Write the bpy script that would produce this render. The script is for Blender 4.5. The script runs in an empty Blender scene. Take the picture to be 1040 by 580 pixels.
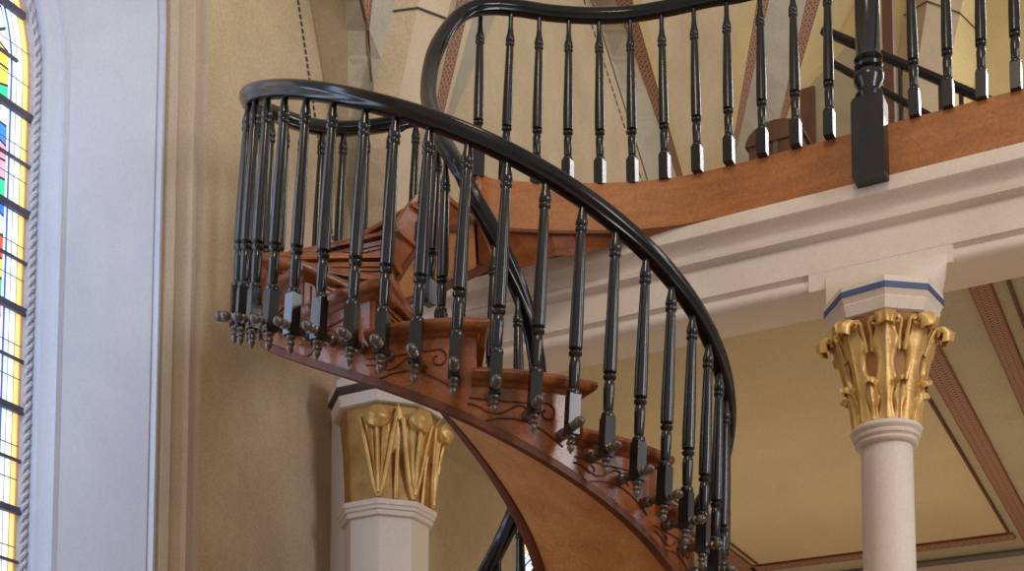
import bpy, math, random
from math import sin, cos, pi, radians, sqrt, atan2, tan, floor
from mathutils import Vector, Matrix
random.seed(4)
S = bpy.context.scene
COL = S.collection

# ------------------------------------------------------------------ helpers
class MB:
    def __init__(s): s.v = []; s.f = []; s.uv = {}
    def add(s, vs, fs):
        b = len(s.v); s.v += [tuple(v) for v in vs]; s.f += [tuple(i + b for i in f) for f in fs]
    def box(s, x0, x1, y0, y1, z0, z1):
        vs = [(x, y, z) for z in (z0, z1) for y in (y0, y1) for x in (x0, x1)]
        s.add(vs, [(0, 2, 3, 1), (4, 5, 7, 6), (0, 1, 5, 4), (2, 6, 7, 3), (0, 4, 6, 2), (1, 3, 7, 5)])
    def obox(s, c, ax, ay, az, hx, hy, hz):
        c = Vector(c); ax = Vector(ax); ay = Vector(ay); az = Vector(az)
        vs = [c + ax * (i * hx) + ay * (j * hy) + az * (k * hz) for k in (-1, 1) for j in (-1, 1) for i in (-1, 1)]
        s.add(vs, [(0, 2, 3, 1), (4, 5, 7, 6), (0, 1, 5, 4), (2, 6, 7, 3), (0, 4, 6, 2), (1, 3, 7, 5)])
    def loft(s, rings, closed=True, cap=True):
        n = len(rings[0]); vs = [p for r in rings for p in r]; fs = []
        for k in range(len(rings) - 1):
            for i in range(n if closed else n - 1):
                j = (i + 1) % n
                fs.append((k * n + i, k * n + j, (k + 1) * n + j, (k + 1) * n + i))
        if cap and closed:
            fs.append(tuple(range(n))[::-1]); fs.append(tuple((len(rings) - 1) * n + i for i in range(n)))
        s.add(vs, fs)
    def lathe(s, prof, n=12, M=None, rot=0.0):
        rings = []
        for r, z in prof:
            rings.append([Vector((r * cos(rot + 2 * pi * i / n), r * sin(rot + 2 * pi * i / n), z)) for i in range(n)])
        if M: rings = [[M @ p for p in r] for r in rings]
        s.loft(rings)
    def sweep(s, path, prof, closed_prof=True, cap=True, up=Vector((0, 0, 1))):
        path = [Vector(p) for p in path]; rings = []
        for i, p in enumerate(path):
            t = (path[min(i + 1, len(path) - 1)] - path[max(i - 1, 0)]).normalized()
            side = t.cross(up).normalized(); u = side.cross(t)
            rings.append([p + side * a + u * b for a, b in prof])
        s.loft(rings, closed_prof, cap)
    def tube(s, path, r, n=6):
        s.sweep(path, [(r * cos(2 * pi * i / n), r * sin(2 * pi * i / n)) for i in range(n)])

def link(o, parent):
    COL.objects.link(o)
    if parent: o.parent = parent
def build(mb, name, mat, parent=None, smooth=None, loc=None, uvf=None):
    me = bpy.data.meshes.new(name)
    if loc is None and parent is not None: loc = WL.get(parent.name, Vector((0, 0, 0)))
    loc = Vector(loc) if loc is not None else Vector((0, 0, 0))
    vs = [tuple(Vector(v) - loc) for v in mb.v]
    me.from_pydata(vs, [], mb.f)
    if uvf:
        l = me.uv_layers.new(name='UVMap')
        for lp in me.loops: l.data[lp.index].uv = uvf(mb.v[lp.vertex_index])
    me.materials.append(mat)
    import bmesh
    bm = bmesh.new(); bm.from_mesh(me); bmesh.ops.recalc_face_normals(bm, faces=bm.faces); bm.to_mesh(me); bm.free()
    o = bpy.data.objects.new(name, me); link(o, parent)
    if parent is None: o.location = loc; WL[o.name] = loc
    else:
        o['_'] = 0; del o['_']
        WL[o.name] = loc
    if smooth:
        for p in me.polygons: p.use_smooth = True
        try: me.set_sharp_from_angle(angle=radians(smooth))
        except Exception: pass
    return o
WL = {}
def thing(name, label, cat, loc, group=None):
    o = bpy.data.objects.new(name, None); COL.objects.link(o); o.location = loc
    o.empty_display_size = .2; WL[o.name] = Vector(loc)
    o['label'] = label; o['category'] = cat
    if group: o['group'] = group
    return o
def struct(mb, name, mat, smooth=None, uvf=None):
    o = build(mb, name, mat, None, smooth, uvf=uvf); o['kind'] = 'structure'; return o

# ------------------------------------------------------------------ materials
def mat(name, rough=.6, metal=0.0, spec=.5):
    m = bpy.data.materials.new(name); m.use_nodes = True
    nt = m.node_tree; b = nt.nodes['Principled BSDF']
    b.inputs['Roughness'].default_value = rough; b.inputs['Metallic'].default_value = metal
    b.inputs['Specular IOR Level'].default_value = spec
    return m, nt, b
def N(nt, t, **k):
    n = nt.nodes.new(t)
    for a, v in k.items(): setattr(n, a, v)
    return n
def mottled(name, c1, c2, scale=3.0, rough=.7, metal=0.0, bump=0.0, bscale=40, stretch=(1, 1, 1), spec=.5, c3=None, fine=0.0):
    m, nt, b = mat(name, rough, metal, spec)
    tc = N(nt, 'ShaderNodeTexCoord'); mp = N(nt, 'ShaderNodeMapping'); mp.inputs['Scale'].default_value = stretch
    nt.links.new(tc.outputs['Object'], mp.inputs[0])
    no = N(nt, 'ShaderNodeTexNoise'); no.inputs['Scale'].default_value = scale; no.inputs['Detail'].default_value = 6
    no.inputs['Roughness'].default_value = .6
    nt.links.new(mp.outputs[0], no.inputs['Vector'])
    r = N(nt, 'ShaderNodeValToRGB'); r.color_ramp.elements[0].position = .35; r.color_ramp.elements[1].position = .68
    r.color_ramp.elements[0].color = (*c1, 1); r.color_ramp.elements[1].color = (*c2, 1)
    if c3:
        e = r.color_ramp.elements.new(.72); e.color = (*c3, 1)
    nt.links.new(no.outputs['Fac'], r.inputs[0])
    out = r.outputs[0]
    if fine:
        n2 = N(nt, 'ShaderNodeTexNoise'); n2.inputs['Scale'].default_value = 90; n2.inputs['Detail'].default_value = 3
        nt.links.new(tc.outputs['Object'], n2.inputs['Vector'])
        mx = N(nt, 'ShaderNodeMixRGB', blend_type='OVERLAY'); mx.inputs[0].default_value = fine
        nt.links.new(out, mx.inputs[1]); nt.links.new(n2.outputs['Fac'], mx.inputs[2]); out = mx.outputs[0]
    nt.links.new(out, b.inputs['Base Color'])
    if bump:
        n3 = N(nt, 'ShaderNodeTexNoise'); n3.inputs['Scale'].default_value = bscale
        nt.links.new(mp.outputs[0], n3.inputs['Vector'])
        bp = N(nt, 'ShaderNodeBump'); bp.inputs['Strength'].default_value = bump; bp.inputs['Distance'].default_value = .01
        nt.links.new(n3.outputs['Fac'], bp.inputs['Height']); nt.links.new(bp.outputs[0], b.inputs['Normal'])
    return m
M_wall = mottled('tan_plaster', (.46, .345, .215), (.55, .425, .275), 2.2, .8, bump=.15, fine=.35)
M_back = mottled('yellow_plaster', (.56, .42, .18), (.64, .49, .23), 2.0, .8, bump=.15, fine=.35)
M_cream = mottled('cream_paint', (.645, .535, .445), (.71, .60, .505), 2.5, .6, bump=.08, fine=.2)
M_white = mottled('pale_reveal_paint', (.44, .465, .55), (.50, .52, .59), 2.0, .5, fine=.15)
M_jamb = mottled('jamb_plaster', (.44, .345, .26), (.50, .40, .30), 2.0, .55, fine=.25)
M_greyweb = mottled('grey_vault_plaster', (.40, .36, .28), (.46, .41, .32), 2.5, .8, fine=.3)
M_darkweb = mottled('shaded_web_plaster', (.32, .25, .145), (.38, .30, .18), 2.5, .8, fine=.3)  # web turned from the light: shade put into the colour; reused on the cabinet
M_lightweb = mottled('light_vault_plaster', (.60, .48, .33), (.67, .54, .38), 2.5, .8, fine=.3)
M_yell = mottled('yellow_vault_margin', (.62, .49, .25), (.68, .54, .28), 2.5, .8, fine=.3)
M_line = mottled('painted_dark_line', (.05, .035, .03), (.08, .05, .04), 8, .7)
M_blue = mottled('navy_painted_band', (.045, .07, .16), (.06, .09, .20), 8, .6)
M_ceil = mottled('under_loft_ceiling_paint', (.54, .43, .25), (.60, .475, .28), 1.3, .8, fine=.3)
M_ceilgrey = mottled('under_loft_border_paint', (.42, .35, .24), (.47, .40, .28), 2.0, .8, fine=.3)
M_wood = mottled('orange_stair_wood', (.15, .040, .011), (.36, .105, .026), 5, .28, bump=.1, stretch=(1, 1, 3), spec=.6, fine=.5)
M_fascia = mottled('fascia_wood', (.29, .092, .018), (.38, .130, .028), 4, .5, bump=.06, stretch=(1, 1, 5), fine=.5)
M_soffit = mottled('aged_orange_soffit', (.42, .165, .045), (.62, .29, .10), 3.5, .5, bump=.15, bscale=25, fine=.5)
M_redwood = mottled('dark_red_moulding', (.085, .024, .010), (.15, .042, .016), 6, .5, spec=.3, fine=.4)
M_dark = mottled('ebonised_wood', (.009, .010, .012), (.022, .018, .015), 9, .2, stretch=(1, 1, .5), spec=.5, c3=(.12, .058, .020))
M_rail = mottled('black_handrail', (.006, .0065, .008), (.012, .010, .010), 7, .16, spec=.34)
M_worn = mottled('worn_metal_brown_finial', (.035, .026, .02), (.15, .105, .075), 30, .3, spec=.8)
M_gold = mottled('gilded_leaf', (.50, .27, .07), (.74, .48, .17), 9, .42, metal=.35, c3=(.88, .68, .36), bump=.2, bscale=50)
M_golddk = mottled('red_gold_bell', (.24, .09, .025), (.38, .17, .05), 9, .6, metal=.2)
M_goldbell = mottled('aged_gold_bell', (.36, .18, .045), (.52, .30, .09), 9, .5, metal=.3, bump=.2, bscale=40)
M_brown = mottled('brown_cabinet_wood', (.085, .032, .014), (.14, .055, .024), 7, .7, stretch=(1, 1, .3))
M_floor = mottled('floor_boards', (.34, .22, .12), (.44, .30, .17), 3, .4)
M_bar = mottled('blue_grey_iron', (.06, .06, .10), (.09, .09, .14), 9, .5)

def stencil_mat():
    m, nt, b = mat('stencilled_red_band', .8)
    uv = N(nt, 'ShaderNodeUVMap'); sp = N(nt, 'ShaderNodeSeparateXYZ'); nt.links.new(uv.outputs[0], sp.inputs[0])
    def math_(op, a, c=None, d=None):
        n = N(nt, 'ShaderNodeMath', operation=op)
        for i, q in enumerate((a, c, d)):
            if q is None: continue
            if isinstance(q, (int, float)): n.inputs[i].default_value = q
            else: nt.links.new(q, n.inputs[i])
        return n.outputs[0]
    u = sp.outputs['X']; v = sp.outputs['Y']                       # u across 0..1, v in band widths
    fu = math_('ABSOLUTE', math_('SUBTRACT', math_('FRACT', math_('MULTIPLY', u, 3.0)), .5))
    fv = math_('ABSOLUTE', math_('SUBTRACT', math_('FRACT', math_('MULTIPLY', v, 3.0)), .5))
    dia = math_('ADD', fu, fv)
    ring = math_('LESS_THAN', math_('ABSOLUTE', math_('SUBTRACT', dia, .42)), .10)
    dot = math_('LESS_THAN', dia, .14)
    edge = math_('GREATER_THAN', math_('ABSOLUTE', math_('SUBTRACT', u, .5)), .42)
    def mixc(f, a, c):
        n = N(nt, 'ShaderNodeMixRGB'); nt.links.new(f, n.inputs[0])
        for i, q in ((1, a), (2, c)):
            if isinstance(q, tuple): n.inputs[i].default_value = (*q, 1)
            else: nt.links.new(q, n.inputs[i])
        return n.outputs[0]
    c = mixc(ring, (.23, .085, .05), (.42, .28, .17))
    c = mixc(dot, c, (.05, .05, .12))
    c = mixc(edge, c, (.24, .085, .04))
    nt.links.new(c, b.inputs['Base Color'])
    return m
M_sten = stencil_mat()

def glass_mat():
    m, nt, b = mat('stained_glass', .2)
    uv = N(nt, 'ShaderNodeUVMap'); sp = N(nt, 'ShaderNodeSeparateXYZ'); nt.links.new(uv.outputs[0], sp.inputs[0])
    r = N(nt, 'ShaderNodeValToRGB'); r.color_ramp.interpolation = 'CONSTANT'
    el = r.color_ramp.elements
    stops = [(0, (.25, .16, .10)), (.012, (.55, .20, .05)), (.022, (.95, .62, .20)), (.05, (.10, .08, .08)), (.054, (.92, .88, .72)),
             (.085, (.08, .08, .10)), (.089, (.62, .82, 1.0)), (.112, (.05, .10, .45)), (.122, (.9, .9, .95)), (.135, (.06, .05, .08))]
    el[0].position = 0; el[0].color = (*stops[0][1], 1); el[1].position = stops[1][0]; el[1].color = (*stops[1][1], 1)
    for p, c in stops[2:]:
        e = el.new(p); e.color = (*c, 1)
    nt.links.new(sp.outputs['X'], r.inputs[0])
    mp = N(nt, 'ShaderNodeMapping'); mp.inputs['Scale'].default_value = (15, 11.2, 1); nt.links.new(uv.outputs[0], mp.inputs[0])
    vo = N(nt, 'ShaderNodeTexVoronoi'); vo.voronoi_dimensions = '2D'; vo.inputs['Scale'].default_value = 1; vo.inputs['Randomness'].default_value = .55
    nt.links.new(mp.outputs[0], vo.inputs['Vector'])
    ve = N(nt, 'ShaderNodeTexVoronoi'); ve.voronoi_dimensions = '2D'; ve.feature = 'DISTANCE_TO_EDGE'; ve.inputs['Scale'].default_value = 1; ve.inputs['Randomness'].default_value = .55
    nt.links.new(mp.outputs[0], ve.inputs['Vector'])
    sc = N(nt, 'ShaderNodeSeparateColor'); nt.links.new(vo.outputs['Color'], sc.inputs[0])
    r2 = N(nt, 'ShaderNodeValToRGB'); r2.color_ramp.interpolation = 'CONSTANT'; e2 = r2.color_ramp.elements
    e2[0].position = 0; e2[0].color = (.90, .93, 1, 1); e2[1].position = .26; e2[1].color = (.04, .22, .95, 1)
    for p, c in [(.42, (.03, .62, .30)), (.57, (.92, .36, .50)), (.72, (.85, .10, .05)), (.82, (1, .72, .10)), (.90, (.50, .85, 1))]:
        e = e2.new(p); e.color = (*c, 1)
    nt.links.new(sc.outputs[0], r2.inputs[0])
    gt = N(nt, 'ShaderNodeMath', operation='GREATER_THAN'); gt.inputs[1].default_value = .07; nt.links.new(ve.outputs['Distance'], gt.inputs[0])
    mm = N(nt, 'ShaderNodeMixRGB'); mm.inputs[1].default_value = (.04, .04, .06, 1); nt.links.new(gt.outputs[0], mm.inputs[0]); nt.links.new(r2.outputs[0], mm.inputs[2])
    g2 = N(nt, 'ShaderNodeMath', operation='GREATER_THAN'); g2.inputs[1].default_value = .139; nt.links.new(sp.outputs['X'], g2.inputs[0])
    mf = N(nt, 'ShaderNodeMixRGB'); nt.links.new(g2.outputs[0], mf.inputs[0]); nt.links.new(r.outputs[0], mf.inputs[1]); nt.links.new(mm.outputs[0], mf.inputs[2])
    # horizontal lead joints of the border panes
    f = N(nt, 'ShaderNodeMath', operation='MULTIPLY'); f.inputs[1].default_value = 1 / .155; nt.links.new(sp.outputs['Y'], f.inputs[0])
    fr = N(nt, 'ShaderNodeMath', operation='FRACT'); nt.links.new(f.outputs[0], fr.inputs[0])
    lt = N(nt, 'ShaderNodeMath', operation='LESS_THAN'); lt.inputs[1].default_value = .035; nt.links.new(fr.outputs[0], lt.inputs[0])
    m3 = N(nt, 'ShaderNodeMixRGB'); nt.links.new(lt.outputs[0], m3.inputs[0]); nt.links.new(mf.outputs[0], m3.inputs[1]); m3.inputs[2].default_value = (.05, .05, .08, 1)
    nt.links.new(m3.outputs[0], b.inputs['Base Color']); nt.links.new(m3.outputs[0], b.inputs['Emission Color'])
    b.inputs['Emission Strength'].default_value = 1.05
    return m
M_glass = glass_mat()

# ------------------------------------------------------------------ key dimensions (metres)
EYE = Vector((0, 0, 1.6)); YAW = radians(27.43); PITCH = radians(5.0); F = 1455.0
YPP = 968 - F * tan(PITCH)
FW = Vector((-sin(YAW) * cos(PITCH), cos(YAW) * cos(PITCH), sin(PITCH))); RT = Vector((cos(YAW), sin(YAW), 0)); UP = RT.cross(FW)
def ray(x, y): return FW + RT * ((x - 520) / F) + UP * ((YPP - y) / F)
def onx(x, y, X): d = ray(x, y); return EYE + d * (X / d.x)
def ony(x, y, Y): d = ray(x, y); return EYE + d * (Y / d.y)
def onz(x, y, z): d = ray(x, y); return EYE + d * ((z - 1.6) / d.z)
XW = -4.43          # side wall face
YF = 6.353          # face of the loft
YB = 12.2           # back wall
ZL = 5.38           # loft floor
ZC = 4.70           # ceiling under the loft
CR = Vector((-2.92, 5.282)); CT = Vector((-2.956, 5.264))      # axis at handrail level / at tread level
STEP = 23.4; RISE = .186; A0 = -122.3; Z0 = 3.90
def zl(a): return Z0 + RISE * (a - A0) / STEP
def pc(C, r, a): return Vector((C.x - r * cos(radians(a)), C.y + r * sin(radians(a))))
def interp(a, T):
    if a <= T[0][0]: return T[0][1]
    for (x0, y0), (x1, y1) in zip(T[:-1], T[1:]):
        if a <= x1:
            t = (a - x0) / (x1 - x0); t = t * t * (3 - 2 * t) if len(T) < 3 else t
            return y0 + (y1 - y0) * t
    return T[-1][1]
def smooth_table(T):
    def f(a): return (interp(a - 6, T) + interp(a, T) * 2 + interp(a + 6, T)) / 4
    return f
# the turn tightens a little and the rail levels out towards the loft
dr = smooth_table([(-118, 0), (-108, .010), (-96, .031), (-84, .060), (-70, .080), (-50, .088), (60, .090)])
dz = smooth_table([(-118, -.008), (-96, .002), (-84, .014), (-70, .018), (-50, .016), (-30, .016), (-12, .012), (1.5, -.024), (13, -.054), (24, -.067), (36, -.075), (60, -.10)])
def zrail(a): return 5.559 + 3.05 * a / 360 + dz(a)
NTOP = 7            # nosing of the last tread below the landing: A0 + 7*STEP = 42.8

# ------------------------------------------------------------------ spiral staircase
ST = thing('spiral_staircase', 'free-standing spiral staircase of orange wood with glossy black balustrade, curling up to the loft', 'staircase', (CT.x, CT.y, 0))
RI = .34
def RO(a): return .985 - 1.25 * dr(a)
def rin(a):
    if a <= 0: return RI
    return max(RI, min(.62, RI / cos(radians(min(a, 62)))))
def tread(n):
    a1 = A0 + STEP * n; a2 = a1 + STEP + 1.9; z = Z0 + RISE * n
    prof = [(-.095, -.034), (-.066, -.030), (-.060, -.014), (-.052, -.004), (-.048, .000), (-.046, .016), (-.038, .026), (-.023, .032), (-.009, .027), (0, .012), (.002, -.03)]
    rings = []
    for dz_, o in prof:
        ring = []; K = 9
        for k in range(K + 1):
            aa = a1 + (a2 - a1) * k / K; R1 = RO(aa) + .02 + o
            if k == 0: aa -= math.degrees(o / max(R1, .3))
            p = pc(CT, R1, aa); ring.append((p.x, p.y, z + dz_))
        for k in range(K, -1, -1):
            aa = a1 + (a2 - a1) * k / K; ri_ = (rin(aa) - .02) if dz_ > -.03 else RO(aa) - .13
            if k == 0: aa -= math.degrees(o / max(ri_, .36))
            p = pc(CT, ri_, aa); ring.append((p.x, p.y, z + dz_))
        rings.append(ring)
    m = MB(); m.loft(rings); build(m, 'tread', M_wood, ST, 40)
    # riser: a board on the radial line under the nosing, with a framed panel
    m = MB(); ar = a1 + 1.8; Rr = RO(ar)
    for (r0, r1, za, zb, th) in ((rin(ar), Rr - .004, z - RISE - .0, z - .03, .011), (rin(ar) + .03, Rr - .05, z - .060, z - .04, .026), (rin(ar) + .03, Rr - .05, z - .075, z - .06, .018), (rin(ar) + .03, Rr - .05, z - RISE + .02, z - RISE + .035, .018), (Rr - .045, Rr - .03, z - RISE + .02, z - .07, .018)):
        d = pc(Vector((0, 0)), 1, ar); t = Vector((-d.y, d.x))
        c = CT + d * ((r0 + r1) / 2)
        m.obox((c.x, c.y, (za + zb) / 2), (d.x, d.y, 0), (t.x, t.y, 0), (0, 0, 1), (r1 - r0) / 2, th, (zb - za) / 2)
    build(m, 'riser', M_wood, ST)
N0 = -12
for n in range(N0, NTOP + 1): tread(n)
# landing riser under the loft floor
m = MB(); ar = A0 + STEP * 8 + 1.0; d = pc(Vector((0, 0)), 1, ar); t = Vector((-d.y, d.x)); c = CT + d * ((.62 + RO(ar)) / 2)
m.obox((c.x, c.y, ZL - .13), (d.x, d.y, 0), (t.x, t.y, 0), (0, 0, 1), (RO(ar) - .62) / 2, .012, .085); build(m, 'riser', M_wood, ST)

AEND = A0 + STEP * 8     # 66.2
ASTART = A0 + STEP * N0 + 2
def thick(a, full):
    return full
# outer stringer: stepped board with its panels
m = MB(); cols = []
da = STEP / 8
n_seg = int((AEND - ASTART) / da)
angs = []
for n in range(N0, 8):
    a1 = A0 + STEP * n + 1.9
    for k in range(9): angs.append((a1 + STEP * k / 8, n))
for a, n in angs:
    ztop = Z0 + RISE * n - .05
    zb = zl(a) - thick(a, .375)
    q0 = pc(CT, RO(a), a); q1 = pc(CT, RO(a) - .03, a)
    cols.append([(q0.x, q0.y, ztop), (q0.x, q0.y, zb), (q1.x, q1.y, zb), (q1.x, q1.y, ztop)])
m.loft(cols); build(m, 'outer_stringer', M_wood, ST, 30)
# inner stringer
def innerpath(a): return pc(CT, rin(a), a)
m = MB(); cols = []
a = ASTART
while a <= AEND + .1:
    q0 = innerpath(a); d = (q0 - CT).normalized(); q1 = q0 + d * .028
    zt = min(zl(a) + .03, Z0 + RISE * 7 - .01); zb = zl(a) - thick(a, .225)
    cols.append([(q0.x, q0.y, zt), (q0.x, q0.y, zb), (q1.x, q1.y, zb), (q1.x, q1.y, zt)]); a += 3
m.loft(cols); build(m, 'inner_stringer', M_wood, ST, 30)
# bottom mouldings of the stringers
def hel(C, rf, zf, a0, a1, st=3):
    out = []; n = max(2, int((a1 - a0) / st))
    for i in range(n + 1):
        a = a0 + (a1 - a0) * i / n; p = pc(C, rf(a), a); out.append((p.x, p.y, zf(a)))
    return out
mp_ = [(-.022, .012), (.014, .014), (.018, .010), (.022, .002), (.018, -.012), (.006, -.020), (-.01, -.022), (-.022, -.016)]
m = MB(); m.sweep(hel(CT, lambda a: RO(a) - .012, lambda a: zl(a) - thick(a, .383), ASTART, AEND + 22), mp_[::-1]); build(m, 'stringer_moulding', M_redwood, ST, 40)
m = MB(); m.sweep(hel(CT, lambda a: rin(a) + .012, lambda a: zl(a) - thick(a, .225), ASTART, AEND), [(-p, q) for p, q in mp_]); build(m, 'stringer_moulding', M_redwood, ST, 40)
# soffit: a ruled surface between both lower edges, slightly cupped
m = MB(); rings = []; a = ASTART
while a <= AEND + .1:
    r0 = rin(a) + .02; r1 = RO(a) - .03; ring = []
    for k in range(11):
        t = k / 10; r = r0 + (r1 - r0) * t; p = pc(CT, r, a)
        z = zl(a) - (thick(a, .225) * (1 - t) + thick(a, .37) * t) + .0 * sin(pi * t)
        ring.append((p.x, p.y, z))
    top = [(x, y, z + .015) for x, y, z in ring[::-1]]
    rings.append(ring + top); a += 3
m.loft(rings); build(m, 'soffit', M_soffit, ST, 40)
# scroll carvings on the stringer, one per step
def scroll(n):
    a1 = A0 + STEP * n + 4; m = MB(); z = Z0 + RISE * n
    def S3(u, v):
        a = a1 + math.degrees(u / .97); p = pc(CT, RO(a) + .003, a); return (p.x, p.y, z - .085 + v)
    pts = []
    for i in range(26):                                   # volute
        th = i / 25 * 3.6 * pi / 2; rr = .036 * (1 - i / 25 * .72)
        pts.append(S3(.085 + rr * cos(th + pi * .6), -.055 + rr * sin(th + pi * .6)))
    m.tube(pts, .0035, 5)
    m.tube([S3(.07 + .30 * t, -.018 - .008 * sin(pi * t) + .0 * t) for t in [i / 12 for i in range(13)]], .003, 5)
    m.tube([S3(.125 + .25 * t, -.075 + .05 * sin(2.2 * pi * t) * (1 - t) - .01 + .045 * t) for t in [i / 16 for i in range(17)]], .0035, 5)
    m.tube([S3(.02 + .30 * t, -.105 - .07 * (1 - t) + .045 * sin(pi * t)) for t in [i / 14 for i in range(15)]], .003, 5)
    pts = []
    for i in range(20):
        th = i / 19 * 1.5 * pi; rr = .024 * (1 - i / 19 * .7)
        pts.append(S3(.30 + rr * cos(-th), -.05 + rr * sin(-th)))
    m.tube(pts, .003, 5)
    build(m, 'scroll_carving', M_redwood, ST, 60)
for n in range(-4, NTOP + 1): scroll(n)

# handrails
railprof = [(.016, -.034), (.024, -.030), (.026, -.018), (.034, -.012), (.037, .000), (.034, .008), (.036, .014), (.030, .026), (.016, .033), (0, .035)]
railprof = railprof + [(-a, b) for a, b in railprof[:-1][::-1]]
path = hel(CR, lambda a: 1.081 - dr(a), zrail, ASTART, 47, 2.5)
m = MB(); m.sweep(path, railprof)
build(m, 'outer_handrail', M_rail, ST, 50)

e1 = Vector(path[-5])
m = MB(); m.lathe([(.004, -.10), (.016, -.085), (.009, -.07), (.022, -.055), (.022, -.034)], 8, Matrix.Translation(e1)); m.tube([e1 + Vector((0, 0, -.06)), e1 + Vector((.30, -.12, -.085))], .006, 6); build(m, 'bracket', M_rail, ST, 50)
def cr_spline(P, n=8):
    P = [Vector(p) for p in P]; out = []
    for i in range(len(P) - 1):
        p0 = P[max(i - 1, 0)]; p1 = P[i]; p2 = P[i + 1]; p3 = P[min(i + 2, len(P) - 1)]
        for k in range(n):
            t = k / n
            out.append(.5 * ((2 * p1) + (p2 - p0) * t + (2 * p0 - 5 * p1 + 4 * p2 - p3) * t * t + (3 * p1 - p0 - 3 * p2 + p3) * t ** 3))
    out.append(P[-1]); return out
ZR = 6.215
RIR = .275
def zin(a): return zrail(a) + .20
ip = [Vector(p) for p in hel(CR, lambda a: RIR, zin, ASTART, -118, 6)]
fasc = [(-3.205, 5.62), (-3.222, 5.72), (-3.220, 5.83), (-3.190, 5.92), (-3.104, 5.99), (-2.942, 6.095), (-2.772, 6.184), (-2.596, 6.265), (-2.470, 6.305), (-2.361, 6.331), (-2.22, 6.346), (-2.05, YF)]
top = [onz(x, y, z) for x, y, z in ((466, 171, 4.89), (452, 148, 5.03), (445, 133, 5.15), (438, 114, 5.31), (435, 96, 5.48), (437, 73, 5.67), (443, 51, 5.83), (453, 32, 5.97), (467, 16, 6.09), (484, 8, 6.165), (505, 6.5, 6.20))]
inner = cr_spline(ip[-3:] + top)
rest = [onz(x, y, ZR) for x, y in ((530, 9), (560, 13.5), (600, 16), (640, 14.5), (680, 8), (720, -1))]
m = MB(); m.sweep(ip[:-3] + inner, railprof, cap=True); build(m, 'inner_handrail', M_rail, ST, 50)

# ---- balusters (prototype runs z = 0 tip .. 1 rail)
def baluster_profile(base):
    return [(r * 1.22, z) for r, z in [(.020, base), (.0215, base + .008), (.0195, base + .018), (.012, base + .026), (.0155, base + .034), (.0165, base + .085), (.0175, base + .12), (.0155, base + .145), (.0125, base + .152),
            (.0195, base + .160), (.0205, base + .170), (.0125, base + .178), (.0205, base + .186), (.0205, base + .30), (.0175, base + .50), (.0150, base + .64), (.0135, base + .655), (.0185, base + .663), (.0185, base + .673),
            (.0145, base + .680), (.0185, base + .688), (.0185, base + .70), (.0125, base + .735), (.0095, base + .775), (.0095, 1.0)]]
def mesh_of(mb, name, mt, smooth=40):
    o = build(mb, name, mt, None, smooth); me = o.data; bpy.data.objects.remove(o); WL.pop(name, None); return me
m = MB(); m.box(-.022, .022, -.022, .022, .075, .232); m.lathe([(r, z) for r, z in baluster_profile(.232)]); ME_bal = mesh_of(m, 'baluster', M_dark)
m = MB(); m.lathe([(.014, .078), (.018, .070), (.018, .062), (.010, .056), (.017, .048), (.018, .040), (.010, .034), (.014, .027), (.013, .018), (.006, .008), (.0015, .0)]); ME_pen = mesh_of(m, 'pendant', M_worn)
m = MB(); Mx = Matrix.Rotation(-pi / 2, 4, 'X'); Mx.translation = Vector((0, 0, .105))
m.lathe([(.022, -.092), (.022, -.070), (.014, -.062), (.018, -.045), (.018, .022), (.011, .028), (.017, .034), (.019, .044), (.012, .050), (.018, .056), (.020, .066), (.017, .078), (.007, .086), (.001, .087)], 10, Mx); ME_boss = mesh_of(m, 'boss', M_worn)
def put(me, name, M, parent):
    o = bpy.data.objects.new(name, me); COL.objects.link(o); o.parent = parent; o.matrix_local = M; return o
def place_bal(pb, pt, out, parent, me=None, subs=True):
    pb = Vector(pb); pt = Vector(pt); ax = pt - pb; L = ax.length; az = ax.normalized()
    oy = Vector((out[0], out[1], 0)); oy = (oy - az * oy.dot(az)).normalized(); oxx = oy.cross(az)
    R = Matrix((oxx, oy, az)).transposed().to_4x4()
    Mw = Matrix.Translation(pb - WL[parent.name]) @ R @ Matrix.Diagonal((1, 1, L, 1))
    b = put(me or ME_bal, 'baluster', Mw, parent)
    if subs:
        put(ME_pen, 'pendant', Matrix.Identity(4), b); put(ME_boss, 'boss', Matrix.Identity(4), b)
a = -124.4 - 7.6 * 16
while a < 48:
    b2 = pc(CT, 1.085 - dr(a), a); t2 = pc(CR, 1.078 - dr(a - .6), a - .6)
    off = .362 + .035 * min(1, max(0, (a + 115) / 50)) - (.03 if a > 20 else 0)
    d = (b2 - CT).normalized()
    place_bal((b2.x, b2.y, zl(a) - off - .008), (t2.x, t2.y, zrail(a - .6) - .028), d, ST)
    a += 7.6 if a < -112 else (7.0 if a < -98 else (8.5 if a < -20 else 7.8))
# inner balusters stand on the inner stringer
m = MB(); m.box(-.022, .022, -.022, .022, .0, .14); m.lathe(baluster_profile(.14)); ME_inb = mesh_of(m, 'baluster', M_dark)
for n in range(-9, 5):
    a = A0 + STEP * n + 10
    b2 = pc(CT, RI + .005, a); t2 = pc(CR, RIR, a); z = zl(a) + .0
    zt = zin(a) - .028
    if a > -118:
        q = min(inner, key=lambda v: abs(math.degrees(atan2(v.y - CR.y, -(v.x - CR.x))) - a)); t2 = Vector((q.x, q.y)); zt = q.z - .03
    if a > -90: b2 = t2.lerp(b2, .25)
    place_bal((b2.x, b2.y, z), (t2.x, t2.y, zt), (t2 - CT), ST, ME_inb, False)

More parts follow.
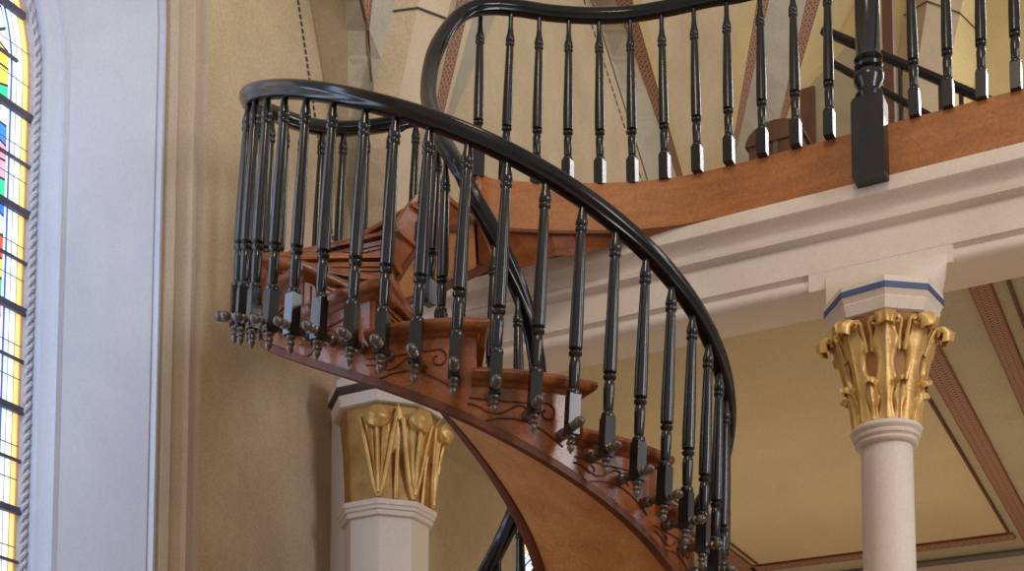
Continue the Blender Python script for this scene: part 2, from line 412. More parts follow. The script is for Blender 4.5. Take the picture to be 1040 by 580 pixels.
# ------------------------------------------------------------------ loft
m = MB()
outp = [(pc(CT, RO(a_), a_), z_) for a_, z_ in ((AEND, zl(AEND) - .385), (71, 4.995), (77, 4.995), (84, 5.01), (91, 5.03))] + [(Vector((-2.84, 6.22)), 5.055), (Vector((-2.66, 6.30)), 5.10), (Vector((-2.48, 6.335)), 5.125), (Vector((-2.36, 6.35)), 5.13)]
infp = [fasc[k_] for k_ in (2, 3, 4, 5, 5, 6, 7, 8, 9)]
infp[4] = (-2.86, 6.14)
m.loft([[(f_[0], f_[1] + .004, ZL - .244), (o_.x, o_.y, z_), (o_.x, o_.y + .004, ZL - .01), (f_[0], f_[1] + .004, ZL - .01)] for f_, (o_, z_) in zip(infp, outp)])
struct(m, 'landing_slab', M_wood)
m = MB(); m.box(XW, .9, YF + .012, YB, ZL - .20, ZL - .02); struct(m, 'floor_loft', M_floor)
# fascia board
def board(pathxy, z0, z1, th):
    P = [Vector((x, y, 0)) for x, y in pathxy]; rings = []
    for i, p in enumerate(P):
        t = (P[min(i + 1, len(P) - 1)] - P[max(i - 1, 0)]).normalized(); nrm = Vector((t.y, -t.x, 0))
        rings.append([(p.x + nrm.x * th, p.y + nrm.y * th, z0), (p.x + nrm.x * th, p.y + nrm.y * th, z1), (p.x - nrm.x * .005, p.y - nrm.y * .005, z1), (p.x - nrm.x * .005, p.y - nrm.y * .005, z0)])
    return rings
fp = [tuple(v)[:2] for v in cr_spline([Vector((x, y, 0)) for x, y in fasc[2:]], 5)] + [(-1.0, YF), (.9, YF)]
m = MB(); m.loft(board(fp, ZL - .245, ZL, .012)); struct(m, 'trim_fascia', M_fascia, 40)
m = MB(); m.loft(board(fp[:24], ZL - .262, ZL - .246, .020)); struct(m, 'trim_fascia_bead', M_redwood, 40)
m = MB(); m.box(XW, -3.75, YF - .02, YF + .01, ZL - .245, ZL); struct(m, 'trim_fascia_far', M_fascia)

# beam with cornice (profile: y offset from YF, z)
zb_ = ZC + .0
bp = [(.30, 5.135), (-.012, 5.135), (-.016, 5.128), (-.014, 5.066), (-.004, 5.056), (.030, 5.046), (.052, 5.026), (.058, 5.004), (.050, 4.992), (.026, 4.984), (.012, 4.968), (.016, 4.950), (.034, 4.938), (.060, 4.932), (.062, 4.80), (.062, 4.785)]
full = bp + [(.062, zb_), (.36, zb_)]
cham = bp + [(.072, 4.777), (.084, 4.762), (.082, 4.746), (.098, 4.735), (.118, 4.72), (.14, zb_), (.36, zb_)]
XC = -1.395; XC2 = -4.05
m = MB()
m.loft([[(x, YF + a, b) for a, b in bp + [(.30, 4.785)]] for x in (XW, .9)])
def lower(x0, x1, ch):
    sec = [(.062, 4.786), (.062, zb_), (.36, zb_), (.36, 4.786)] if not ch else [(.062, 4.786), (.078, 4.780), (.090, 4.770), (.080, 4.762), (.070, 4.750), (.066, 4.735), (.070, 4.720), (.080, 4.708), (.094, zb_), (.36, zb_), (.36, 4.786)]
    m.loft([[(x, YF + a, b) for a, b in sec] for x in (x0, x1)])
lower(XW, XC2 + .42, False); lower(XC2 + .42, XC - .36, True); lower(XC - .36, XC + .30, False); lower(XC + .30, .9, True)
struct(m, 'loft_beam', M_cream, 35)

# ceiling under the loft and its borders
m = MB(); m.box(XW, .9, YF + .2, YB, ZC + .03, ZC + .06); struct(m, 'ceiling', M_ceilgrey)
def panel(x0, x1, y0, y1, nm, mt):
    m = MB(); m.box(x0, x1, y0, y1, ZC + .018, ZC + .032); return struct(m, nm, mt)
PX0 = -3.44; PX1 = -1.53; PY1 = 10.95
panel(PX0, PX1, YF + .34, PY1, 'ceiling_panel', M_ceil)
def frame_line(x0, x1, y0, y1, nm='trim_line', mt=None):
    m = MB(); m.box(x0, x1, y0, y1, ZC + .004, ZC + .03); struct(m, nm, mt or M_redwood)
frame_line(PX1, PX1 + .012, YF + .36, PY1 + .012); frame_line(PX0 - .012, PX0, YF + .36, PY1 + .012); frame_line(PX0, PX1, PY1, PY1 + .012)
def band(x0, x1, y0, y1, along, nm='trim_stencil'):
    m = MB(); m.box(x0, x1, y0, y1, ZC + .012, ZC + .03)
    w = (x1 - x0) if along == 'y' else (y1 - y0)
    uvf = (lambda v: ((v[0] - x0) / w, v[1] / w)) if along == 'y' else (lambda v: ((v[1] - y0) / w, v[0] / w))
    struct(m, nm, M_sten, uvf=uvf)
band(-1.455, -1.335, YF + .36, 11.3, 'y'); band(-1.085, -.985, YF + .36, 11.3, 'y'); frame_line(-.915, -.903, YF + .36, 11.3)
band(PX0 - .20, PX0 - .07, YF + .36, 11.3, 'y'); band(PX0 - .1, -1.5, PY1 + .05, PY1 + .21, 'x')
# walls
m = MB(); m.box(XW, 1.0, 11.55, 11.7, 0, ZC + .03)
m.box(XW, 1.0, 11.50, 11.56, 4.50, 4.64); m.box(XW, 1.0, 11.44, 11.56, 4.60, 4.66); m.box(XW, 1.0, 11.52, 11.56, 4.30, 4.36)
struct(m, 'wall_back_lower', M_jamb)
m = MB(); m.box(XW - .1, 2.5, YB, YB + .15, ZL - .1, 12); struct(m, 'wall_back', M_back)
m = MB(); m.box(XW - 1, 8, -3, YB, -.1, 0); struct(m, 'floor', M_floor)

def lancet(Yc, hw, sill, spring, Rf, n=12):
    R = hw * Rf; pts = []
    for i in range(6): pts.append((Yc + hw, sill + (spring - sill) * i / 6))
    cy = Yc + hw - R; aend = math.acos((R - hw) / R)
    for i in range(n + 1):
        t = aend * i / n; pts.append((cy + R * cos(t), spring + R * sin(t)))
    pts += [(2 * Yc - y, z) for y, z in pts[:-1][::-1]]
    return pts
def window(idx, Yc, steps, hwg, sillg, spg, Rf, wall_y0, wall_y1, ztop, glassX):
    rings = []
    for X, dh, ds in steps: rings.append([(X, y, z) for y, z in lancet(Yc, hwg + dh, sillg - ds, spg + dh * .9, Rf)])
    m = MB(); m.loft(rings[:WH], True, False); w = struct(m, 'window_%d' % idx, M_white, 25)
    m = MB(); m.loft(rings[WH - 1:], True, False); c = build(m, 'architrave', M_jamb, w, 25)
    # glass as concentric strips; uv = (distance inwards, height)
    m = MB(); gr = []; us = [0, .02, .05, .09, .14, .2, .3, .4, hwg - .01]
    uvm = {}
    for u in us:
        g = [(glassX, y, z) for y, z in lancet(Yc, hwg - u + .006, sillg + u, spg - u * .1, Rf)]
        for p in g: uvm[p] = (u, p[2])
        gr.append(g)
    m.loft(gr, True, False); build(m, 'glass', M_glass, w, uvf=lambda v: uvm[tuple(v)])
    return w, rings
WH = 12
steps1 = [(-4.885, -.004, 0), (-4.86, .008, 0), (-4.845, .026, 0), (-4.80, .030, .01), (-4.785, .045, .02), (-4.745, .062, .03), (-4.725, .060, .03), (-4.715, .085, .05), (-4.430, .345, .25),
          (-4.440, .350, .25), (-4.405, .362, .26), (-4.405, .376, .26), (-4.44, .388, .27), (-4.40, .402, .28), (-4.385, .44, .31), (-4.40, .47, .33), (-4.425, .485, .34), (-4.40, .51, .36), (-4.375, .55, .39), (-4.39, .60, .42), (-4.425, .62, .44), (-4.395, .645, .46), (-4.395, .665, .47), (-4.445, .68, .48)]
Yc = 4.005; HWG = .562
win, rings = window(1, Yc, steps1, HWG, 2.2, 5.62, 1.6, 0, 0, 9, -4.88)
# lead/iron saddle bars of the near window
for i in range(9):
    z = 2.65 + i * .463; hw = HWG
    m = MB(); m.box(-4.876, -4.855, Yc - .5, Yc + (.565 if z < 5.65 else .50), z - .016, z + .016); build(m, 'saddle_bar', M_bar, win)
    m = MB(); z += .2315; m.box(-4.876, -4.862, Yc - .5, Yc + (.565 if z < 5.65 else .47), z - .006, z + .006); build(m, 'saddle_bar', M_bar, win)
# twisted rope moulding round the glass
m = MB()
ro = [Vector((-4.85, y, z)) for y, z in lancet(Yc, HWG + .012, 2.2, 5.63, 1.6, 16)]
dense = []
for i in range(len(ro) - 1):
    k = max(1, int((ro[i + 1] - ro[i]).length / .012))
    for j in range(k): dense.append(ro[i].lerp(ro[i + 1], j / k))
for ph in (0, pi):
    pth = []
    for i, p in enumerate(dense):
        th = ph + i * .012 / .045 * 2 * pi * .5; nrm = Vector((0, p.y - Yc, 0)).normalized()
        pth.append(p + Vector((1, 0, 0)) * .011 * cos(th) + nrm * .011 * sin(th))
    m.tube(pth, .010, 5)
build(m, 'rope_moulding', M_white, win, 60)

WH = 4
steps2 = [(-4.62, 0, 0), (-4.60, .02, 0), (-4.56, .04, 0), (-4.44, .12, .1), (-4.42, .15, .12), (-4.40, .19, .13), (-4.425, .21, .14), (-4.445, .24, .15)]
win2, rings2 = window(2, 9.27, steps2, .5, 1.4, 3.95, 1.6, 0, 0, 9, -4.61)

# side wall with both openings
m = MB(); X = XW
def quad(y0, y1, z0, z1): m.add([(X, y0, z0), (X, y1, z0), (X, y1, z1), (X, y0, z1)], [(0, 1, 2, 3)])
def wall_hole(y0, y1, ztop, ring):
    n = len(ring); sill = min(p[2] for p in ring); yr = max(p[1] for p in ring); yl = min(p[1] for p in ring)
    quad(y0, yl, 0, ztop); quad(yr, y1, 0, ztop); quad(yl, yr, 0, sill)
    for i in range(n - 1):
        (xa, ya, za), (xb, yb, zb) = ring[i], ring[i + 1]
        if abs(ya - yb) < 1e-5: continue
        m.add([(X, ya, za), (X, yb, zb), (X, yb, ztop), (X, ya, ztop)], [(0, 1, 2, 3)])
wall_hole(-3, 6.4, 12, rings[-1]); wall_hole(6.4, YB, ZL, rings2[-1]); quad(6.4, YB, ZL, 12)
struct(m, 'wall_left', M_wall)

# ------------------------------------------------------------------ vault springings on the side wall
def strips(lines, pys, mats, tag_, stencils=()):
    """lines: list of point functions py -> Vector ; one web between each neighbouring pair"""
    for i in range(len(lines) - 1):
        A = [lines[i](p) for p in pys]; B = [lines[i + 1](p) for p in pys]
        m = MB(); back = Vector((-.0, .02, 0)) if tag_ == 'b' else Vector((-.02, 0, 0))
        rows = []
        for p, q in zip(A, B): rows.append([p, q, q + back, p + back])
        m.loft(rows)
        uvm = {}
        acc = 0; w = (B[0] - A[0]).length or .1
        for k, (p, q) in enumerate(zip(A, B)):
            if k: acc += (p - A[k - 1]).length
            for r_ in (p, p + back): uvm[tuple(r_)] = (0, acc / .14)
            for r_ in (q, q + back): uvm[tuple(r_)] = (1, acc / .14)
        struct(m, 'vault_web', mats[i], uvf=lambda v: uvm.get(tuple(v), (0, 0)))
def lin(x0, y0, x1, y1): return lambda py: x0 + (x1 - x0) * (py - y0) / (y1 - y0)
def off1(o0, o1): return lambda py: max(.015, o0 + (o1 - o0) * min(1.15, (py + 0) / 200))
def L(fx, fo): return lambda py: onx(fx(py), py, XW + fo(py))
PY1s = [-90, -60, -30, 0, 30, 60, 90, 120, 150, 180, 210, 240, 275]
def linc(*q):
    f = lin(*q); return lambda py: f(min(py, 150))
v1 = [L(linc(316, 0, 331, 89), lambda p: .01), L(linc(353, 0, 353.5, 89), off1(.20, .03)), L(lambda p: 374 + (min(p, 150) - 25) * .05 - max(0, 30 - p) * .16, off1(.34, .08)), L(lambda p: 374.8 + (min(p, 150) - 25) * .05 + max(0, 30 - p) * .16, off1(.35, .08)), L(linc(402, 0, 380, 89), off1(.42, .12)),
      L(linc(426, 0, 407, 89), off1(.52, .30)), L(linc(458, 0, 437, 89), off1(.50, .30)), L(linc(464, 0, 446, 89), off1(.40, .22)), L(linc(478, 0, 457, 89), off1(.36, .18)), L(linc(485, 0, 461, 89), off1(.33, .16)), L(linc(510, 0, 472, 89), lambda p: .012)]
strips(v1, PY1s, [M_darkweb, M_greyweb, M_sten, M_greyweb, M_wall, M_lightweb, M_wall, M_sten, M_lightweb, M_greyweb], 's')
# ring line round the shaft
m = MB(); rp = [v1[4](12) + Vector((.006, -.004, 0)), v1[5](9) + Vector((.008, -.006, 0)), v1[6](20) + Vector((.008, -.006, 0))]; m.tube(rp, .006, 5); struct(m, 'trim_ring', M_line)
def L2(fx, o0, o1): return lambda py: ony(fx(py), py, YB - max(.02, o0 + (o1 - o0) * py / 150))
PY2s = [-90, -60, -30, 0, 30, 60, 90, 120, 150, 180, 205]
v2 = [L(lin(612, 34, 657, 179), lambda p: .01), L(lin(632, 20, 686, 176), off1(.22, .10)), L(lin(648, 20, 693, 176), off1(.34, .14)), L(lin(657, 20, 698, 176), off1(.40, .17)), L2(lin(753, 0, 726, 169), .85, .3), L2(lin(769, 0, 743, 152), .8, .28), L2(lin(781, 0, 748, 152), .72, .25),
      L2(lin(819, 0, 790, 130), .5, .18), L2(lin(833, 0, 795, 130), .42, .15), L2(lin(869, 0, 800, 130), .03, .02)]
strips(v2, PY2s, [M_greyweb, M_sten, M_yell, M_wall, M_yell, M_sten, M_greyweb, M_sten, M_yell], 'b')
v3 = [L2(lin(921, 0, 902, 110), .02, .02), L2(lin(942, 0, 925, 110), .35, .25), L2(lin(978, 0, 955, 110), .35, .25), L2(lin(1000, 0, 985, 110), .02, .02)]
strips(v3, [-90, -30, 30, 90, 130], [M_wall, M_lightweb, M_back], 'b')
m = MB(); m.tube([v3[0](16) + Vector((0, -.01, 0)), v3[1](2) + Vector((0, -.012, 0)), v3[2](14) + Vector((0, -.012, 0)), v3[3](34) + Vector((0, -.01, 0))], .006, 5); struct(m, 'trim_ring', M_line)
# dashed painted lines beside the wall arches
def dashes(fx, y0, y1, nm, wd, pitch):
    m = MB(); py = y0; P = [onx(fx(p), p, XW + .004) for p in range(y0, y1 + 1, 5)]
    tot = 0
    for a, b in zip(P[:-1], P[1:]):
        tot += (b - a).length
    s = 0; n = int(tot / pitch); 
    def at(d):
        for a, b in zip(P[:-1], P[1:]):
            l = (b - a).length
            if d <= l: return a.lerp(b, d / l)
            d -= l
        return P[-1]
    for i in range(n):
        a = at(i * pitch); b = at(i * pitch + pitch * .66); t = (b - a).normalized(); sd = Vector((0, -t.z, t.y)) * wd
        m.add([a - sd, a + sd, b + sd, b - sd], [(0, 1, 2, 3)])
        m.add([a - sd - Vector((.003, 0, 0)), a + sd - Vector((.003, 0, 0)), b + sd - Vector((.003, 0, 0)), b - sd - Vector((.003, 0, 0))], [(0, 1, 2, 3)])
    struct(m, nm, M_line)
dashes(lin(303, 0, 322, 130), -80, 260, 'trim_dashes', .008, .036)
dashes(lin(600, 21, 652, 183), -60, 230, 'trim_dashes', .009, .062)

# ------------------------------------------------------------------ columns
def ngon(c, r, z, n, az0): return [(c[0] + r * cos(radians(az0 + 360 * i / n)), c[1] + r * sin(radians(az0 + 360 * i / n)), z) for i in range(n)]
def leafmesh(m, c, az, rb, z0, z1, hw, curl, lob=3, thick=.010):
    """acanthus leaf lying on the bell: curls out at the tip"""
    NU = 8; NV = 18; front = []
    ca = radians(az)
    for j in range(NV + 1):
        v = j / NV; row = []
        if v < .8:
            t = v / .8; z = z0 + (z1 - z0) * t; r = rb(z) + .012 + .018 * t * t
        else:
            th = (v - .8) / .2 * 3.9; zc = z1; rc = rb(z1) + .030 + curl
            r = rc - curl * cos(th); z = zc + curl * sin(th)
        w = hw * (.60 + .40 * v) * (1 - .44 * abs(sin(v * pi * lob)))
        if v > .8: w = hw * (.80 - .35 * (v - .8) / .2)
        for i in range(NU + 1):
            u = i / NU * 2 - 1
            ridge = .010 * (1 - abs(u)) ** .7 - .014 * abs(u) ** 3 + .006 * cos(u * pi * 3)
            rr = r + ridge; ang = ca + u * w / max(r, .05)
            row.append((c[0] + rr * cos(ang), c[1] + rr * sin(ang), z - .012 * u * u * (1 if v > .3 else 0)))
        front.append(row)
    back = [[(c[0] + (x - c[0]) * (1 - thick / .2), c[1] + (y - c[1]) * (1 - thick / .2), z - .002) for x, y, z in row] for row in front]
    rings = [front[j] + back[j][::-1] for j in range(NV + 1)]
    m.loft(rings)
# round column in the open
c = (XC, YF + .0)
C1 = thing('column', 'slender round cream column with gilded leafy capital and blue-lined abacus, standing free under the loft beam', 'column', (c[0], c[1], 0), None)
azv = -76
m = MB(); m.lathe([(.125, 0), (.122, 1.2), (.114, 3.88)], 40, Matrix.Translation((c[0], c[1], 0))); build(m, 'shaft', M_cream, C1, 40)
T = Matrix.Translation((c[0], c[1], 0))
m = MB(); m.lathe([(.113, 3.86), (.124, 3.862), (.136, 3.868), (.140, 3.876), (.132, 3.886), (.134, 3.892), (.146, 3.897), (.149, 3.907), (.142, 3.915), (.145, 3.920), (.157, 3.926), (.160, 3.938), (.152, 3.950), (.11, 3.958)], 40, T); build(m, 'necking', M_cream, C1, 50)
rb1 = lambda z: .125 + .085 * max(0, min(1, (z - 3.95) / .48)) ** 1.5
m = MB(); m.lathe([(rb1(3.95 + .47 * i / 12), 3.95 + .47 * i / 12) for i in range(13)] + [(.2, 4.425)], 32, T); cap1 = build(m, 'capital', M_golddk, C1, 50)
for k in range(8):
    m = MB(); leafmesh(m, c, azv + 45 * k, rb1, 3.955, 4.360, .090, .036, 3); build(m, 'leaf', M_gold, cap1, 60)
    m = MB(); leafmesh(m, c, azv + 22.5 + 45 * k, rb1, 3.955, 4.12, .050, .015, 2); build(m, 'leaf', M_gold, cap1, 60)
    # paired volutes and stalk between the big leaves
    m = MB(); ca = radians(azv + 22.5 + 45 * k)
    def P(u, r, z): return Vector((c[0] + r * cos(ca + u / .22), c[1] + r * sin(ca + u / .22), z))
    for sgn in (-1, 1):
        pts = [P(sgn * .016, rb1(4.25) + .014, 4.25), P(sgn * .020, rb1(4.32) + .02, 4.32)]
        for i in range(14):
            th = i / 13 * 1.6 * 2 * pi; rr = .024 * (1 - i / 13 * .75)
            pts.append(P(sgn * (.044 - rr * cos(th)), rb1(4.38) + .032 + i * .0012, 4.365 + rr * sin(th)))
        m.tube(pts, .0085, 6)
    build(m, 'volute', M_gold, cap1, 60)
azb = azv
m = MB()
m.loft([ngon(c, r, z, 8, azb) for r, z in ((.222, 4.414), (.234, 4.420), (.250, 4.468), (.246, 4.474), (.262, 4.498), (.262, 4.552), (.258, 4.558), (.25, 4.562))])
ab1 = build(m, 'abacus', M_cream, C1)
m = MB(); m.loft([ngon(c, r, z, 8, azb) for r, z in ((.263, 4.500), (.2655, 4.500), (.2655, 4.528), (.263, 4.528))], True, False); build(m, 'blue_band', M_blue, ab1)
# bracket block that spreads from the abacus into the beam
m = MB()
oct_ = [(x - c[0], y - YF) for x, y, z in ngon(c, 1, 0, 8, azb)]
rr_ = []
for t in [i / 8 for i in range(9)]:
    z = 4.556 + .26 * t; k = (1 - t) ** 2.6; ring = []
    for x, y in oct_:
        yy = max(y * .256, .06 + .004) if y < 0 else y * .256
        ring.append((c[0] + x * (.256 + .03 * (1 - k)), YF + (y * .256) * k + yy * (1 - k), z))
    rr_.append(ring)
m.loft(rr_); build(m, 'corbel', M_cream, C1, 80)

# octagonal column by the wall
c2 = (-4.055, YF)
C2 = thing('column', 'octagonal cream column with golden crocket capital beside the side wall, half hidden by the spiral staircase', 'column', (c2[0], c2[1], 0), None)
az2 = -67.5
m = MB(); m.loft([ngon(c2, r, z, 8, az2) for r, z in ((.245, 0), (.245, .3), (.228, .34), (.228, 3.88))]); m.box(XW, c2[0], YF + .02, YF + .12, 0, 4.55); build(m, 'shaft', M_cream, C2)
m = MB(); m.loft([ngon(c2, r, z, 8, az2) for r, z in ((.229, 3.865), (.250, 3.872), (.252, 3.895), (.262, 3.900), (.264, 3.915), (.272, 3.922), (.272, 3.948), (.235, 3.956))]); build(m, 'necking', M_cream, C2)
rb2 = lambda z: .222 + .03 * max(0, (z - 3.95) / .5) ** 2
m = MB(); m.loft([ngon(c2, rb2(z) / .97, z, 8, az2) for z in (3.95, 4.1, 4.25, 4.4, 4.47)]); cap2 = build(m, 'capital', M_goldbell, C2)
for k in range(8):
    a = az2 + 45 * k
    if 110 < (a % 360) < 250: continue
    ca = radians(a)
    def P(u, o, z, ca=ca): return Vector((c2[0] + (rb2(z) + o) * cos(ca + u / .24), c2[1] + (rb2(z) + o) * sin(ca + u / .24), z))
    # lancet-shaped leaf: two ribs meeting in a point at the foot, a central rib, and a ball crocket
    m = MB()
    fr = []; bk = []
    for jj in range(13):
        t = jj / 12; w_ = .010 + .078 * t ** .7 if t < .8 else (.010 + .078 * .8 ** .7) * (1 - (t - .8) * 1.2)
        zz = 3.970 + .43 * t
        fr.append([P(u * w_, .010 + .030 * t + .020 * (1 - u * u) - .010 * cos(u * 9), zz) for u in [x / 6 - 1 for x in range(13)]])
        bk.append([P(u * w_, -.012, zz) for u in [x / 6 - 1 for x in range(13)]][::-1])
    m.loft([a_ + b_ for a_, b_ in zip(fr, bk)])
    for sgn in (-1, 1):
        m.tube([P(sgn * .078 * (t ** .65), .020 + .028 * t, 3.965 + .41 * t) for t in [i / 10 for i in range(11)]], .013, 7)
    m.tube([P(0, .030 + .040 * t, 3.985 + .36 * t) for t in [i / 8 for i in range(9)]], .012, 6)
    build(m, 'leaf', M_gold, cap2, 60)
    m = MB(); cc = P(0, .060, 4.365); n_ = 20; rings_ = []
    rd = Vector((cos(ca), sin(ca), 0)); sd = Vector((-sin(ca), cos(ca), 0))
    for j in range(11):
        th = pi * j / 10; ring = []
        for i in range(n_):
            ph = 2 * pi * i / n_; rr = (1 + .13 * cos(ph * 6 + 2.2 * cos(th))) * sin(th)
            ring.append(cc + sd * (.070 * cos(th)) + rd * (.055 * rr * cos(ph)) + Vector((0, 0, 1)) * (.060 * rr * sin(ph)))
        rings_.append(ring)
    m.loft(rings_); build(m, 'crocket', M_gold, cap2, 60)
    ca2 = radians(a + 22.5)
    m = MB()
    def Q(u, o, z): return Vector((c2[0] + (rb2(z) * .95 + o) * cos(ca2 + u / .24), c2[1] + (rb2(z) * .95 + o) * sin(ca2 + u / .24), z))
    m.add([Q(-.03, .015, 4.20), Q(.03, .015, 4.20), Q(.045, .025, 4.33), Q(0, .03, 4.455), Q(-.045, .025, 4.33), Q(0, .045, 4.30)], [(0, 1, 5), (1, 2, 5), (2, 3, 5), (3, 4, 5), (4, 0, 5), (0, 4, 3, 2, 1)])
    m.tube([Q(0, .01 + .02 * t, 3.96 + .26 * t) for t in (0, .5, 1)], .012, 6)
    build(m, 'leaf', M_gold, cap2, 60)
m = MB(); m.loft([ngon(c2, r, z, 8, az2) for r, z in ((.285, 4.455), (.300, 4.46), (.312, 4.515), (.300, 4.522), (.300, 4.530), (.325, 4.548), (.325, 4.60), (.30, 4.61), (.30, 4.70))])
ab2 = build(m, 'abacus', M_cream, C2)
m = MB(); m.loft([ngon(c2, r, z, 8, az2) for r, z in ((.3005, 4.5221), (.318, 4.54), (.3265, 4.549), (.3265, 4.560), (.32, 4.562))], True, False); build(m, 'painted_band', M_line, ab2)

# ------------------------------------------------------------------ loft balustrade
LB = thing('loft_balustrade', 'straight black turned balustrade standing on the orange fascia along the loft edge', 'railing', (-1.4, YF, ZL))
rest_path = cr_spline([top[-1]] + rest + [Vector((-1.9, YF - .025, ZR)), Vector((-1.0, YF - .02, ZR)), Vector((.9, YF - .02, ZR))], 6)
m = MB(); m.sweep(rest_path, railprof); build(m, 'handrail', M_rail, LB, 50)
def bp2(base): return baluster_profile(base)
m = MB(); m.box(-.0235, .0235, -.0235, .0235, .0, .15); m.lathe(bp2(.15), 12); ME_lb = mesh_of(m, 'baluster', M_dark)
lbx = [(512, 184), (544, 186), (576, 187), (609, 187), (642, 186), (675, 181), (708, 173), (740, 164), (774, 156), (808, 147), (842, 137), (929, 117), (963, 108), (997, 99), (1032, 90), (1068, 81)]
for i, (px, py) in enumerate(lbx):
    p = onz(px, py, ZL)
    # each head meets the rail above its foot
    best = None
    for q0, q1 in zip((inner + rest_path)[:-1], (inner + rest_path)[1:]):
        if q0.z < 6.1 or q1.x <= q0.x: continue
        for k in range(9):
            q = q0.lerp(q1, k / 8); dd = (q.x - p.x) ** 2 + (q.y - p.y) ** 2
            if best is None or dd < best[0]: best = (dd, q)
    q = best[1]
    place_bal((p.x, p.y + .005, ZL - .005), (q.x, q.y, q.z - .030), (0, -1), LB, ME_lb, False)
m = MB(); m.box(-.028, .028, -.028, .028, .0, .17); m.lathe(bp2(.17), 12); ME_b2 = mesh_of(m, 'baluster', M_dark)
place_bal((-3.225, 5.845, ZL - .02), (-3.20, 5.83, ZR - .04), (-1, -1), LB, ME_b2, False)
# newel fixed to the face of the fascia
m = MB(); nx, ny = -1.425, YF - .058
T = Matrix.Translation((nx, ny, 0))
sq = lambda r, z: [(nx + a * r, ny + b * min(r, .050) , z) for a, b in ((-1, -1), (1, -1), (1, 1), (-1, 1))]
m.loft([sq(.070, 5.105), sq(.074, 5.11), sq(.074, 5.47), sq(.062, 5.488), sq(.05, 5.49)])
m.lathe([(.05, 5.48), (.058, 5.50), (.064, 5.512), (.058, 5.525), (.048, 5.532), (.050, 5.545), (.066, 5.575), (.070, 5.60), (.060, 5.622), (.048, 5.63), (.062, 5.638), (.066, 5.65), (.060, 5.662), (.050, 5.668), (.058, 5.674), (.066, 5.684), (.060, 5.70), (.056, 5.705), (.057, 5.9), (.054, 6.15), (.07, 6.18), (.075, 6.26), (.06, 6.29)], 20, T)
build(m, 'newel_post', M_dark, LB, 40)

# ------------------------------------------------------------------ things inside the loft
def at(px, py, Y): return ony(px, py, Y)
R2 = thing('stair_railing', 'dark sloping handrail with lower rail behind the loft newel post, descending to the right', 'railing', tuple(at(905, 140, 8.5)))
m = MB(); m.sweep([at(836, 31, 8.5), at(1010, 105, 8.5)], [(a * .8, b * .8) for a, b in railprof]); build(m, 'handrail', M_rail, R2)
m = MB(); m.sweep([at(845, 64, 8.5), at(985, 140, 8.5)], [(a * .6, b * .6) for a, b in railprof]); build(m, 'lower_rail', M_rail, R2)
for px, py in ((914, 66), (955, 84), (976, 92)):
    t = at(px, py, 8.5)
    m = MB(); m.lathe([(.02, 0), (.022, .12), (.014, .14), (.02, .22), (.012, .26), (.018, .3), (.014, t.z - ZL - .02)], 8, Matrix.Translation((t.x, t.y, ZL))); build(m, 'baluster', M_dark, R2, 40)
p = at(903, 60, 9.3)
PO = thing('wooden_post', 'plain brown wooden post rising behind the newel post at the back of the loft', 'post', (p.x, p.y, ZL))
m = MB(); m.box(p.x - .035, p.x + .035, p.y - .035, p.y + .035, ZL - .02, 9.0); build(m, 'post', M_brown, PO)
m = MB(); m.loft([[(p.x + a * r, p.y + b * r, z) for a, b in ((-1, -1), (1, -1), (1, 1), (-1, 1))] for r, z in ((.06, ZL - .02), (.06, ZL + .1), (.036, ZL + .12))]); build(m, 'post_base', M_brown, PO)
# cabinet with a sloping top, left of the newel
Yk = 9.2
CB = thing('wooden_cabinet', 'tall case with slanting top and dark red stile in the loft beside the newel post', 'cabinet', tuple(Vector((at(840, 150, Yk).x, Yk, ZL))))
xl = at(814, 120, Yk).x; xr = at(872, 120, Yk).x
zs = at(814, 96, Yk).z; zt = at(872, 35, Yk).z
m = MB(); pr = [(xl, ZL), (xr, ZL), (xr, zt), (xl, zs)]
m.loft([[(x, y, z) for x, z in pr] for y in (Yk, Yk + .6)]); build(m, 'body', M_darkweb, CB)
m = MB()
m.box(xl, xl + .10, Yk - .03, Yk + .01, ZL, zs + .02); m.box(xl, xr, Yk - .03, Yk + .01, 6.55, 6.66)
build(m, 'frame', M_brown, CB)
# low carved brown case left of it
p = at(797, 150, 8.9)
m2 = thing('wooden_chest', 'small dark brown chest with domed lid, behind the balusters left of the tall slanting case', 'chest', (p.x, p.y, ZL))
m = MB(); zt2 = at(797, 128, 8.9).z - .08; m.box(p.x - .20, p.x + .16, p.y - .15, p.y + .2, ZL - .02, zt2 - .1); build(m, 'body', M_brown, m2)
m = MB(); m.loft([[(p.x - .02 + .2 * cos(pi * i / 12), y, zt2 - .1 + .14 * sin(pi * i / 12)) for i in range(13)] for y in (p.y - .17, p.y + .22)]); build(m, 'lid', M_brown, m2, 40)
m = MB(); m.box(p.x - .03, p.x - .0, p.y - .165, p.y - .15, zt2 - .25, zt2 - .1); build(m, 'clasp', M_worn, m2)

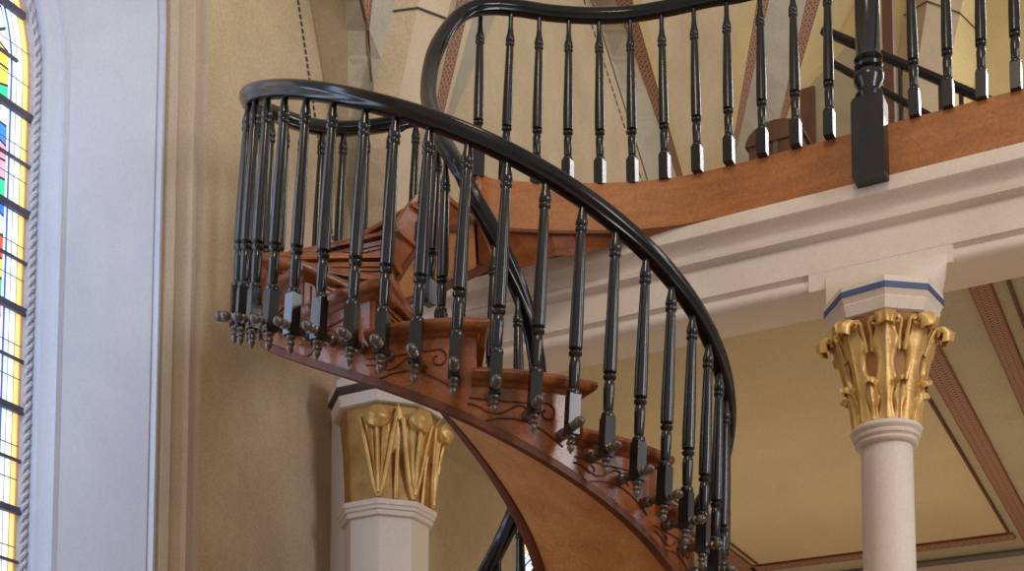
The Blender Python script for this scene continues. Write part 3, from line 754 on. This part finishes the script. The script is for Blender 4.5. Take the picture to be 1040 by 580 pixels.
# ------------------------------------------------------------------ light
w = bpy.data.worlds.new('World'); S.world = w; w.use_nodes = True
bg = w.node_tree.nodes['Background']; bg.inputs[0].default_value = (1.0, .93, .84, 1); bg.inputs[1].default_value = .47
def area(name, loc, target, sx, sy, power, col):
    l = bpy.data.lights.new(name, 'AREA'); l.shape = 'RECTANGLE'; l.size = sx; l.size_y = sy; l.energy = power; l.color = col
    o = bpy.data.objects.new(name, l); COL.objects.link(o); o.location = loc
    o.rotation_euler = (Vector(target) - Vector(loc)).to_track_quat('-Z', 'Y').to_euler(); return o
area('window_daylight', (-4.55, 3.2, 4.6), (-2.6, 5.2, 4.6), .9, 3.4, 72, (.55, .72, 1.0))
area('assumed_nave_window', (6.0, 3.0, 6.0), (-2.5, 6.5, 5), 1.6, 4.5, 300, (.92, .95, 1.0))  # added light for assumed windows opposite, out of view
area('assumed_nave_window', (6.0, 8.5, 7.6), (-2.5, 7.5, 6), 1.2, 3.0, 110, (.92, .95, 1.0))  # second added light from the assumed opposite side, unseen
area('rear_rose_window', (0.3, 12.1, 8.4), (-1.8, 6, 5.6), 1.4, 2.6, 130, (.93, .96, 1.0))
area('nave_warm_fill', (-.5, 1.0, 8.5), (-2.8, 5.5, 4), 1.0, 1.0, 90, (1.0, .80, .55))  # added warm fill from overhead, not a known fitting
area('under_loft_bounce_fill', (-2.0, 9.2, 1.4), (-2.2, 9.2, 5), 1.5, 1.5, 36, (1.0, .84, .58))  # added upward fill, stands in for floor bounce on the ceiling

cam = bpy.data.cameras.new('Camera'); co = bpy.data.objects.new('Camera', cam); COL.objects.link(co); S.camera = co
cam.sensor_fit = 'HORIZONTAL'; cam.sensor_width = 36; cam.lens = 36 * F / 1040; cam.shift_x = 0; cam.shift_y = (YPP - 290) / 1040
co.location = EYE; co.rotation_euler = (pi / 2 + PITCH, 0, YAW); cam.clip_end = 200
S.view_settings.view_transform = 'Standard'; S.view_settings.look = 'None'; S.view_settings.gamma = 1; S.view_settings.exposure = 0
S.view_settings.use_curve_mapping = False
